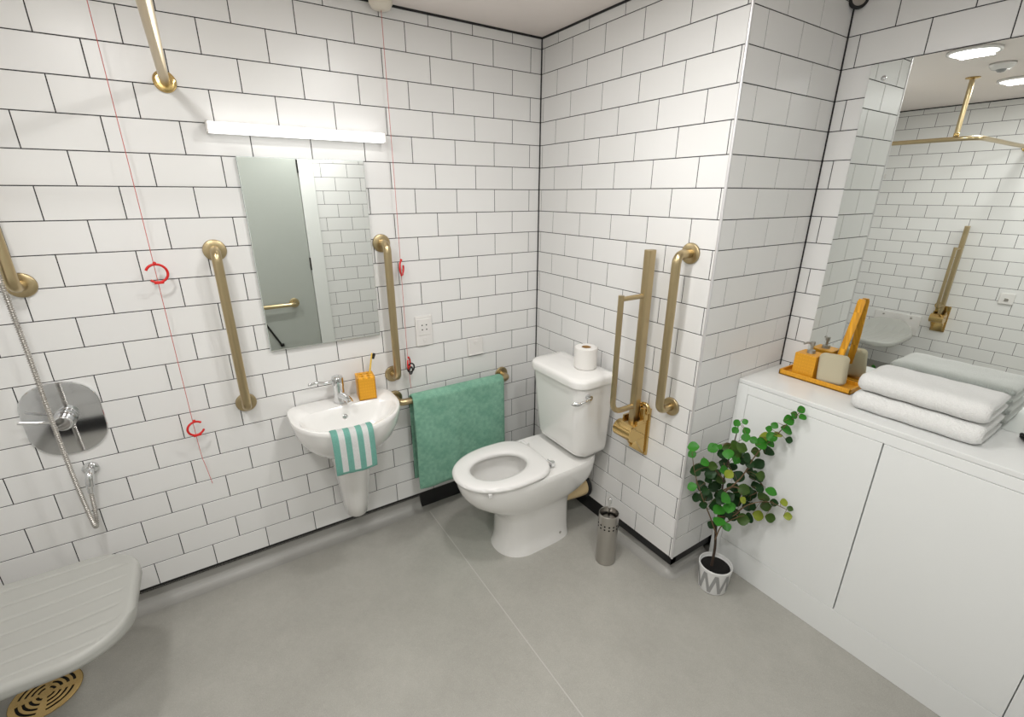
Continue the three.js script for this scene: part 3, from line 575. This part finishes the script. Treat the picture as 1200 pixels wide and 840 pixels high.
// ------------------------------------------------------------------ toilet
const TZ = 0.462, NT = 80;
function egg(y, xb, xf, hw, nb = 4, xm) { // plan ring: back at xb, front at xf (more negative), widest at xm
  const m = xm === undefined ? xb - (xb - xf) * 0.5 : xm, r = [];
  for (let i = 0; i < NT; i++) {
    const a = i / NT * Math.PI * 2, c = Math.cos(a), s = Math.sin(a);
    const n = c >= 0 ? 2.15 : nb; // c >= 0: front
    const px = c >= 0 ? m - Math.pow(c, 2 / n) * (m - xf) : m + Math.pow(-c, 2 / n) * (xb - m);
    r.push(V(px, y, TZ + Math.sign(s) * Math.pow(Math.abs(s), 2 / n) * hw));
  }
  return r;
}
{
  const t = thing('toilet', 'white close-coupled toilet with open seat and no lid', 'toilet', [0, 0, 0]);
  const R = (y, xb, xf, hw, nb, xm) => egg(y, xb, xf, hw, nb, xm);
  part('pan', loft([
    R(0, -0.17, -0.558, 0.128, 5, -0.42), R(0.008, -0.17, -0.556, 0.127, 5, -0.42), R(0.03, -0.17, -0.546, 0.119, 5, -0.42), R(0.08, -0.172, -0.541, 0.116, 5, -0.42), R(0.18, -0.175, -0.54, 0.115, 5, -0.42),
    R(0.225, -0.17, -0.555, 0.12, 5, -0.42), R(0.25, -0.15, -0.59, 0.132, 5, -0.42), R(0.28, -0.10, -0.64, 0.149, 5, -0.43), R(0.32, -0.06, -0.69, 0.164, 5, -0.44), R(0.36, -0.05, -0.717, 0.173, 5, -0.45), R(0.40, -0.045, -0.73, 0.178, 5, -0.45), R(0.425, -0.045, -0.732, 0.179, 5, -0.45), R(0.434, -0.048, -0.728, 0.175, 5, -0.45),
    R(0.434, -0.37, -0.682, 0.118, 2.2, -0.52), R(0.425, -0.373, -0.679, 0.115, 2.2, -0.52), R(0.39, -0.36, -0.688, 0.125, 2.2, -0.52), R(0.34, -0.37, -0.665, 0.115, 2.2, -0.52), R(0.28, -0.39, -0.6, 0.085, 2.2, -0.49), R(0.24, -0.4, -0.54, 0.055, 2.2, -0.47), R(0.225, -0.42, -0.5, 0.03, 2.2, -0.46),
  ], true, true, 0.75), M.ceramic, t);
  part('water', new THREE.CircleGeometry(1, 40).rotateX(-Math.PI / 2).scale(0.088, 1, 0.068).translate(-0.487, 0.262, TZ), M.water, t);
  // seat: ring with rounded section
  const sr = (y, o) => R(y, -0.315 - o * 0.6, -0.748 + o, 0.183 - o, 3.2, -0.5), ir = (y, o) => R(y, -0.398 + o, -0.664 - o, 0.096 + o, 2.2, -0.54);
  const seatRings = [ir(0.436, 0.006), sr(0.436, 0.008), sr(0.442, 0.001), sr(0.451, 0), sr(0.459, 0.006), sr(0.4625, 0.018), ir(0.461, 0.022), ir(0.457, 0.008), ir(0.449, 0.001), ir(0.441, 0.001), ir(0.436, 0.006)];
  part('seat', loft(seatRings, false, false, 0.9), M.seatPlastic, t);
  for (const s of [-1, 1]) part('hinge', merge([new THREE.CylinderGeometry(0.009, 0.009, 0.045, 14).rotateX(Math.PI / 2).translate(-0.318, 0.452, TZ + s * 0.105), new THREE.CylinderGeometry(0.012, 0.014, 0.022, 16).translate(-0.306, 0.444, TZ + s * 0.105)]), s > 0 ? M.chrome : M.seatPlastic, t);
  part('seat_stop', rbox(-0.668, -0.652, 0.418, 0.438, TZ + 0.135, TZ + 0.147, 0.003), M.seatPlastic, t);
  for (const s of [-1, 1]) part('floor_screw', lathe([[0, 0.004], [0.006, 0.003], [0.007, 0]], 14).rotateX(s * Math.PI / 2), M.steel, t, [-0.25, 0.04, TZ + s * 0.116]);
  const rr2 = (y, x0, x1, z0, z1, r) => { const out = []; const n = 10; for (const [cx, cz, a0] of [[x1 - 0.012, z0 + 0.012, -Math.PI / 2], [x1 - 0.012, z1 - 0.012, 0], [x0 + r, z1 - r, Math.PI / 2], [x0 + r, z0 + r, Math.PI]]) { const q = cx > (x0 + x1) / 2 ? 0.012 : r; for (let i = 0; i <= n; i++) { const a = a0 + i / n * Math.PI / 2; out.push(V(cx + q * Math.cos(a), y, cz + q * Math.sin(a))); } } return out.reverse(); };
  part('cistern', loft([rr2(0.436, -0.15, -0.05, 0.33, 0.60, 0.03), rr2(0.462, -0.19, -0.045, 0.312, 0.625, 0.045), rr2(0.475, -0.205, -0.042, 0.305, 0.635, 0.05), rr2(0.5, -0.212, -0.04, 0.30, 0.641, 0.052), rr2(0.65, -0.228, -0.038, 0.292, 0.65, 0.055), rr2(0.826, -0.24, -0.036, 0.286, 0.656, 0.056)], true, true, 0.7), M.ceramic, t);
  part('cistern_lid', loft([rr2(0.824, -0.244, -0.034, 0.282, 0.66, 0.06), rr2(0.828, -0.254, -0.032, 0.275, 0.667, 0.068), rr2(0.852, -0.256, -0.031, 0.273, 0.669, 0.07), rr2(0.864, -0.252, -0.034, 0.277, 0.665, 0.068), rr2(0.87, -0.236, -0.045, 0.292, 0.65, 0.06), rr2(0.872, -0.18, -0.09, 0.33, 0.60, 0.03)], true, true, 0.9), M.ceramic, t);
  part('flush_lever', merge([new THREE.CylinderGeometry(0.011, 0.013, 0.022, 18).rotateX(Math.PI / 2).translate(0, 0, 0.008), sweep([V(0, 0, 0.016), V(-0.03, -0.006, 0.02), V(-0.05, -0.014, 0.012)], (k) => 0.0065 - 0.001 * k, 10), new THREE.SphereGeometry(1, 18, 12).scale(0.024, 0.0105, 0.0075).rotateY(-0.5).translate(-0.066, -0.019, 0.003)]), M.chrome, t, [-0.19, 0.787, 0.655]);
  part('waste_connector', sweep([V(-0.17, 0.19, TZ + 0.02), V(-0.09, 0.19, TZ + 0.03), V(-0.035, 0.19, TZ + 0.03)], (k) => 0.05 + 0.004 * k, 24), M.waste, t);
  part('waste_seal', new THREE.TorusGeometry(0.053, 0.011, 10, 32).rotateY(Math.PI / 2).translate(-0.035, 0.19, TZ + 0.03), M.rubber, t);
  const p = thing('toilet_roll', 'white toilet roll standing on the cistern lid', 'toilet roll', [-0.108, 0.8725, 0.535]);
  part('paper', lathe([[0.021, 0.001], [0.048, 0], [0.052, 0.004], [0.052, 0.094], [0.048, 0.098], [0.021, 0.097]], 40), M.paper, p);
  part('core', lathe([[0.0212, 0.0965], [0.0195, 0.0975], [0.0195, 0.001], [0.0212, 0.0015]], 28), M.cardboard, p);
}
{
  const t = thing('toilet_brush', 'perforated steel toilet brush holder on the floor beside the toilet', 'toilet brush', [-0.157, 0.0008, 0.803]);
  part('holder', lathe([[0, 0], [0.043, 0], [0.045, 0.003], [0.045, 0.262], [0.0435, 0.265], [0.042, 0.262], [0.042, 0.006], [0, 0.006]], 40), M.steel, t);
  for (let k = 0; k < 14; k++) for (const y of [0.198, 0.215]) { const a = k / 14 * Math.PI * 2; const h = part('perforation', new THREE.CylinderGeometry(0.0042, 0.0042, 0.0012, 10).rotateZ(Math.PI / 2), M.drainDark, t, [0.0451 * Math.cos(a), y, -0.0451 * Math.sin(a)]); h.rotation.y = a; }
  part('handle', lathe([[0, 0.02], [0.0055, 0.02], [0.0055, 0.31], [0.009, 0.318], [0.0095, 0.334], [0.006, 0.342], [0, 0.343]], 18), M.chrome, t);
  part('splash_cap', lathe([[0.0055, 0.236], [0.03, 0.232], [0.034, 0.228], [0.0055, 0.23]], 24), M.steel, t);
  part('brush_head', lathe([[0, 0.02], [0.03, 0.025], [0.034, 0.05], [0.03, 0.085], [0, 0.09]], 20), M.paper, t);
}

// ------------------------------------------------------------------ cabinet, worktop and what stands on it
const CF = 0.28;
{
  const t = thing('base_cabinet', 'white flat-panel fitted cabinet below the worktop', 'cabinet', [0, 0, 0]);
  part('carcass', box(CF + 0.02, XD - 0.001, 0.0, 0.886, ZP + 0.002, ZF - 0.002), M.whitePaint, t);
  part('face_frame', merge([rbox(CF, CF + 0.02, 0, 0.888, ZP + 0.001, 1.0915, 0.0015), rbox(CF, CF + 0.02, 0.8505, 0.888, 1.0915, 2.031, 0.0015), rbox(CF, CF + 0.02, 0, 0.1345, 1.0915, 2.031, 0.0015), rbox(CF, CF + 0.02, 0, 0.888, 2.031, ZF - 0.002, 0.0015)]), M.whitePaint, t);
  part('door', rbox(CF, CF + 0.018, 0.136, 0.849, 1.093, 1.5625, 0.0012), M.whitePaint, t);
  part('door', rbox(CF, CF + 0.018, 0.136, 0.849, 1.5665, 2.0285, 0.0012), M.whitePaint, t);
  single('worktop', rbox(CF - 0.0005, XD - 0.001, 0.8895, 0.907, ZP + 0.001, ZF - 0.002, 0.002), M.worktop, 'continuous white worktop on the fitted cabinet', 'worktop');
}
const WT = 0.9072;
{
  const t = thing('bamboo_tray', 'rectangular amber bamboo tray on the worktop', 'tray', [0.522, WT, 1.24]);
  const hx = 0.056, hz = 0.135;
  part('base', rbox(-hx, hx, 0, 0.007, -hz, hz, 0.002), M.bamboo, t);
  part('rim', merge([rbox(-hx, -hx + 0.007, 0, 0.022, -hz, hz, 0.002), rbox(hx - 0.007, hx, 0, 0.022, -hz, hz, 0.002), rbox(-hx, hx, 0, 0.022, -hz, -hz + 0.007, 0.002), rbox(-hx, hx, 0, 0.022, hz - 0.007, hz, 0.002)]), M.bamboo, t);
  const s = thing('soap_dispenser', 'square amber bamboo soap dispenser with steel pump on the tray', 'dispenser', [0.521, WT + 0.0075, 1.188]);
  part('body', rbox(-0.04, 0.04, 0, 0.098, -0.041, 0.041, 0.003), M.bamboo, s);
  part('pump', merge([new THREE.CylinderGeometry(0.014, 0.016, 0.014, 20).translate(0, 0.104, 0), new THREE.CylinderGeometry(0.005, 0.005, 0.03, 14).translate(0, 0.12, 0), new THREE.CylinderGeometry(0.0085, 0.0085, 0.016, 16).translate(0, 0.138, 0), sweep([V(0, 0.14, 0), V(-0.018, 0.141, -0.014), V(-0.028, 0.136, -0.022)], 0.0042, 10)]), M.steel, s);
  // bath brush: square sponge head on the tray, long flat bamboo handle leaning on the mirror
  const b = thing('bath_brush', 'cream square-headed bath brush with long amber handle leaning on the mirror', 'bath brush', [0.512, WT + 0.0075, 1.285]);
  const head = part('sponge_head', new RoundedBoxGeometry(0.046, 0.118, 0.1, 4, 0.018), M.sponge, b, [-0.009, 0.0625, 0]); head.rotation.set(-0.1, 0, -0.09);
  const hp = new THREE.CatmullRomCurve3([V(0.012, 0.06, 0), V(0.026, 0.16, 0.008), V(0.046, 0.27, 0.014), V(0.056, 0.335, 0.016)]).getPoints(20), hr = [];
  hp.forEach((p, i) => { const k = i / 20, w = 0.0115 + 0.002 * k, d = 0.0055, ring = []; for (let q = 0; q < 20; q++) { const a = q / 20 * Math.PI * 2, c = Math.cos(a), sn = Math.sin(a); ring.push(V(p.x + Math.sign(c) * Math.pow(Math.abs(c), 0.6) * d, p.y, p.z + Math.sign(sn) * Math.pow(Math.abs(sn), 0.6) * w * (k > 0.95 ? 0.75 : 1))); } hr.push(ring.reverse()); });
  part('handle', loft(hr, true, true, 0.8), M.bamboo, b);
}
// folded towels: a strip folded over at the front edge (towards -x)
function foldedTowel(label, y, depth, z0, z1, thick, layers, x0) {
  const path = []; let yy = thick / 2;
  for (let l = 0; l < layers; l++) {
    const fwd = l % 2 === 0; // runs from the back to the front fold
    const n = 10; for (let i = 0; i <= n; i++) { const k = fwd ? 1 - i / n : i / n; path.push([0.012 + (depth - 0.024) * k, yy + 0.0015 * Math.sin(k * 9 + l)]); }
    if (l < layers - 1) { const m = 6, cx = fwd ? 0.012 : depth - 0.012; for (let i = 1; i < m; i++) { const a = i / m * Math.PI; path.push([cx + (fwd ? -1 : 1) * thick * 0.5 * Math.sin(a), yy + thick * (1 - Math.cos(a)) / 2]); } }
    yy += thick;
  }
  const g = cloth(path, z0, z1, thick * 0.99, (a, b, w) => V(x0 + a, b, w), (t, s) => 0.0008 * Math.sin(t * 23 + s * 30), 36);
  return single('folded_towel', g, M.white, label, 'towel', [0, y, 0], 'white folded towels on the worktop');
}
foldedTowel('white folded bath towel at the bottom of the pile on the worktop', WT + 0.001, 0.212, 1.422, 1.766, 0.032, 2, 0.358);
foldedTowel('white folded bath towel on top of the pile on the worktop', WT + 0.0695, 0.205, 1.427, 1.764, 0.031, 2, 0.364);

{
  const k = thing('hair_clip', 'small black hair clip lying on the worktop beside the folded towels', 'hair clip', [0.522, WT, 1.832], 0.5);
  part('upper_jaw', sweep(bend([V(-0.03, 0.006, 0), V(0, 0.02, 0), V(0.035, 0.012, 0)], 0.02), 0.0055, 10), M.rubber, k);
  part('lower_jaw', sweep([V(-0.03, 0.0055, 0.001), V(0.035, 0.0055, 0.001)], 0.0052, 10), M.rubber, k);
}

// ------------------------------------------------------------------ potted plant
{
  const P0 = [0.128, 0, 1.172];
  const t = thing('potted_plant', 'leafy potted plant in a white and grey zigzag pot before the cabinet', 'plant', P0);
  const prof = [[0, 0.001], [0.054, 0.001], [0.058, 0.004], [0.068, 0.118], [0.068, 0.124], [0.065, 0.125], [0.062, 0.122], [0.06, 0.1], [0, 0.1]];
  const pot = part('pot', lathe(prof, 48), M.potWhite, t);
  // grey zigzag band on the pot as a thin raised glaze
  const zz = []; const NZ = 9, rAt = (y) => 0.0584 + (y - 0.004) / 0.114 * 0.01;
  const pos = [], ix = [];
  for (let k = 0; k < NZ; k++) {
    const a0 = k / NZ * Math.PI * 2, st = Math.PI * 2 / NZ;
    for (let q = 0; q < 2; q++) { // rising and falling slanted bars
      const n = 6; const b = pos.length / 3;
      for (let i = 0; i <= n; i++) { const f = i / n, y = 0.012 + f * 0.098, c = a0 + (q ? st * (1 - f * 0.5) : st * f * 0.5), w = st * 0.15; for (const s of [-1, 1]) { const a = c + s * w, r = rAt(y) + 0.0004; pos.push(r * Math.cos(a), y, r * Math.sin(a)); } }
      for (let i = 0; i < n; i++) { const u = b + i * 2; ix.push(u, u + 2, u + 1, u + 1, u + 2, u + 3); }
    }
  }
  void zz; const zg = new THREE.BufferGeometry(); zg.setAttribute('position', new THREE.Float32BufferAttribute(pos, 3)); zg.setIndex(ix); zg.computeVertexNormals();
  part('zigzag_pattern', zg, std({ color: lin(0.33, 0.33, 0.33), roughness: 0.4, side: THREE.DoubleSide }), pot).userData.label = 'grey zigzag glaze';
  part('soil', lathe([[0, 0.112], [0.03, 0.111], [0.061, 0.106]], 28), M.soil, t);
  // leaves read off the photograph as [px, py, size in px, tone, depth offset]; a pixel is turned into a point at the plant's own distance
  camera.updateMatrixWorld(true);
  const F = 420 / Math.tan(75.32 / 2 * Math.PI / 180), base = V(...P0);
  const fwd = V(0, 0, -1).applyQuaternion(camera.quaternion);
  const toPoint = (px, py, dd) => { const d = V((px - 600) / F, -(py - 420) / F, -1).applyQuaternion(camera.quaternion); const fh = fwd.clone().setY(0).normalize(), D = base.clone().sub(camera.position).dot(fh) + dd; let k = D / d.dot(fh); const lim = CF - 0.03; if (camera.position.x + d.x * k > lim) k = (lim - camera.position.x) / d.x; return camera.position.clone().add(d.multiplyScalar(k)).sub(base); };   // nothing reaches into the cabinet front
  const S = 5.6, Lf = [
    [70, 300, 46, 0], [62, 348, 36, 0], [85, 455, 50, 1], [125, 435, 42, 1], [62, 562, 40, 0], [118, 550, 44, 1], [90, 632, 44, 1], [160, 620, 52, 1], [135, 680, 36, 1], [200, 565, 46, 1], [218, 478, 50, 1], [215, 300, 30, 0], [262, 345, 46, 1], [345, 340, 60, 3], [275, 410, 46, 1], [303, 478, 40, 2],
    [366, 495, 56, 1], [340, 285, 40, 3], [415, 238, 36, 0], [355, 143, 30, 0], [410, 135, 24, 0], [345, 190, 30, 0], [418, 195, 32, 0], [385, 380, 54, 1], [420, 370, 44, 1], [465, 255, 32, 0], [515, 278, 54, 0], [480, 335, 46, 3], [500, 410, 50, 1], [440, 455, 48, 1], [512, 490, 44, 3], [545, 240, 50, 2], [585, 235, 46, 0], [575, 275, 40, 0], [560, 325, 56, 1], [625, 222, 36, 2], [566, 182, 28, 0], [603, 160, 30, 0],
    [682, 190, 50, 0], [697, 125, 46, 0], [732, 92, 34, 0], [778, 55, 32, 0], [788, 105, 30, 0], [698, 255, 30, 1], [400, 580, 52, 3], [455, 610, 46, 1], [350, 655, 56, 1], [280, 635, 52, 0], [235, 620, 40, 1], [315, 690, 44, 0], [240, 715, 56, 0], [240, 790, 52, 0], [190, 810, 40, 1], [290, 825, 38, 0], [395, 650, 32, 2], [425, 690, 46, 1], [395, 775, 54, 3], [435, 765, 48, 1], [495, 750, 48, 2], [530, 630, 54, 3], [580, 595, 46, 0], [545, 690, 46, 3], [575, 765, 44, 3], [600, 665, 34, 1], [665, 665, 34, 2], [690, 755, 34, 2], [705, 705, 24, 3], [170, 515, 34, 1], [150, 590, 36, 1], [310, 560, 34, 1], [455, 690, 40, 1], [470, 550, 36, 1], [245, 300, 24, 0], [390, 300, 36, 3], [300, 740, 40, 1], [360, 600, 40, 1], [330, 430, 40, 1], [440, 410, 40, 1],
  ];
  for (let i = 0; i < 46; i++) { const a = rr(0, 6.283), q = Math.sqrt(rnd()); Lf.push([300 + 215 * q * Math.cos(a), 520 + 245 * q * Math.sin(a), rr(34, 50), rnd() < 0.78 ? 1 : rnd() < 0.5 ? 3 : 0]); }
  for (const l of Lf) { l[0] = 800 + l[0] / S; l[1] = 470 + l[1] / S; l[2] /= S; }
  // one leaf: round blade with a midrib fold
  const lg = (() => { const n = 10, pos = [], ix = []; const rows = 6; for (let i = 0; i <= rows; i++) { const v = i / rows, w = 0.5 * Math.pow(Math.sin(Math.PI * Math.min(1, v * 0.96 + 0.02)), 0.7); for (let j = -2; j <= 2; j++) { const u = j / 2; pos.push(u * w, v, 0.10 * Math.abs(u) * w * 2 - 0.16 * (v - 0.4) * (v - 0.4)); } } for (let i = 0; i < rows; i++) for (let j = 0; j < 4; j++) { const a = i * 5 + j; ix.push(a, a + 1, a + 5, a + 1, a + 6, a + 5); } void n; const g = new THREE.BufferGeometry(); g.setAttribute('position', new THREE.Float32BufferAttribute(pos, 3)); g.setIndex(ix); g.computeVertexNormals(); g.translate(0, -0.5, 0); return g; })();
  const tones = [[0.03, 0.175, 0.014], [0.010, 0.045, 0.008], [0.24, 0.29, 0.03], [0.042, 0.088, 0.012]].map((c) => phy({ color: lin(...c), roughness: 0.42, side: THREE.DoubleSide, transmission: 0.0, specularIntensity: 0.5 }));  // deep tone holds own dark green plus leaf shade put into the colour
  const stemAt = [[838, 640], [839, 618], [843, 600], [846, 575], [852, 545], [860, 520], [866, 496]];
  const trunk = stemAt.map(([x, y], i) => toPoint(x, y, 0.01 * Math.sin(i)));
  trunk.unshift(trunk[0].clone().setY(0.105));
  part('stem', sweep(new THREE.CatmullRomCurve3(trunk).getPoints(30), (k) => 0.0062 - 0.0045 * k, 10), M.stem, t);
  const branches = [
    [[839, 625], [832, 605], [822, 580], [814, 553], [811, 530]], [[842, 605], [858, 605], [875, 592], [900, 588], [922, 597]], [[845, 580], [868, 560], [888, 530], [905, 515], [925, 494], [940, 481]],
    [[838, 632], [846, 616], [864, 606], [872, 604]], [[848, 562], [834, 545], [824, 535]], [[850, 550], [846, 535], [838, 525]], [[846, 575], [860, 570], [880, 580], [895, 570]], [[843, 598], [842, 610], [846, 615]],
  ].map((b, i) => { const dd = [0.03, 0.05, 0.02, 0.05, -0.05, -0.06, 0.0, 0.06][i]; return b.map(([x, y], j) => toPoint(x, y, -dd * j / (b.length - 1))); });
  for (const b of branches) part('branch', sweep(new THREE.CatmullRomCurve3(b).getPoints(20), (k) => 0.003 - 0.0018 * k, 7), M.twig, t);
  const wood = [...trunk, ...branches.flatMap((b) => new THREE.CatmullRomCurve3(b).getPoints(12))];
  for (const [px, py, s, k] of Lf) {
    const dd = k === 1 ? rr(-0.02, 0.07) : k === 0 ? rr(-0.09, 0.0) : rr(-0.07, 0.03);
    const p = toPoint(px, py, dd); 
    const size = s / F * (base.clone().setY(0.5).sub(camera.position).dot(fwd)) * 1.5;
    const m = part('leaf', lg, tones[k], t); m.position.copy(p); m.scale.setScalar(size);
    // face roughly up and towards the room, spread outwards from the stem
    const out = p.clone().setY(0); const n = V(-0.55 + rr(-0.5, 0.5), 0.6 + rr(-0.3, 0.3), 0.5 + rr(-0.5, 0.5)).normalize();
    let up = out.lengthSq() > 1e-4 ? out.normalize() : V(1, 0, 0); up.y += rr(-0.5, 0.4); up.add(V(rr(-0.4, 0.4), 0, rr(-0.4, 0.4)));
    up.sub(n.clone().multiplyScalar(up.dot(n))).normalize(); const sx = up.clone().cross(n);
    m.quaternion.setFromRotationMatrix(new THREE.Matrix4().makeBasis(sx, up, n));
    // petiole to the nearest wood
    let best = wood[0]; for (const w of wood) if (w.distanceTo(p) < best.distanceTo(p)) best = w;
    const foot = p.clone().sub(up.clone().multiplyScalar(size * 0.48));
    if (foot.distanceTo(best) > 0.004) part('leaf_stalk', sweep([best.clone(), best.clone().lerp(foot, 0.5).add(V(0, 0.006, 0)), foot], 0.0009, 5), M.twig, t);
  }
}

renderer.render(scene, camera);
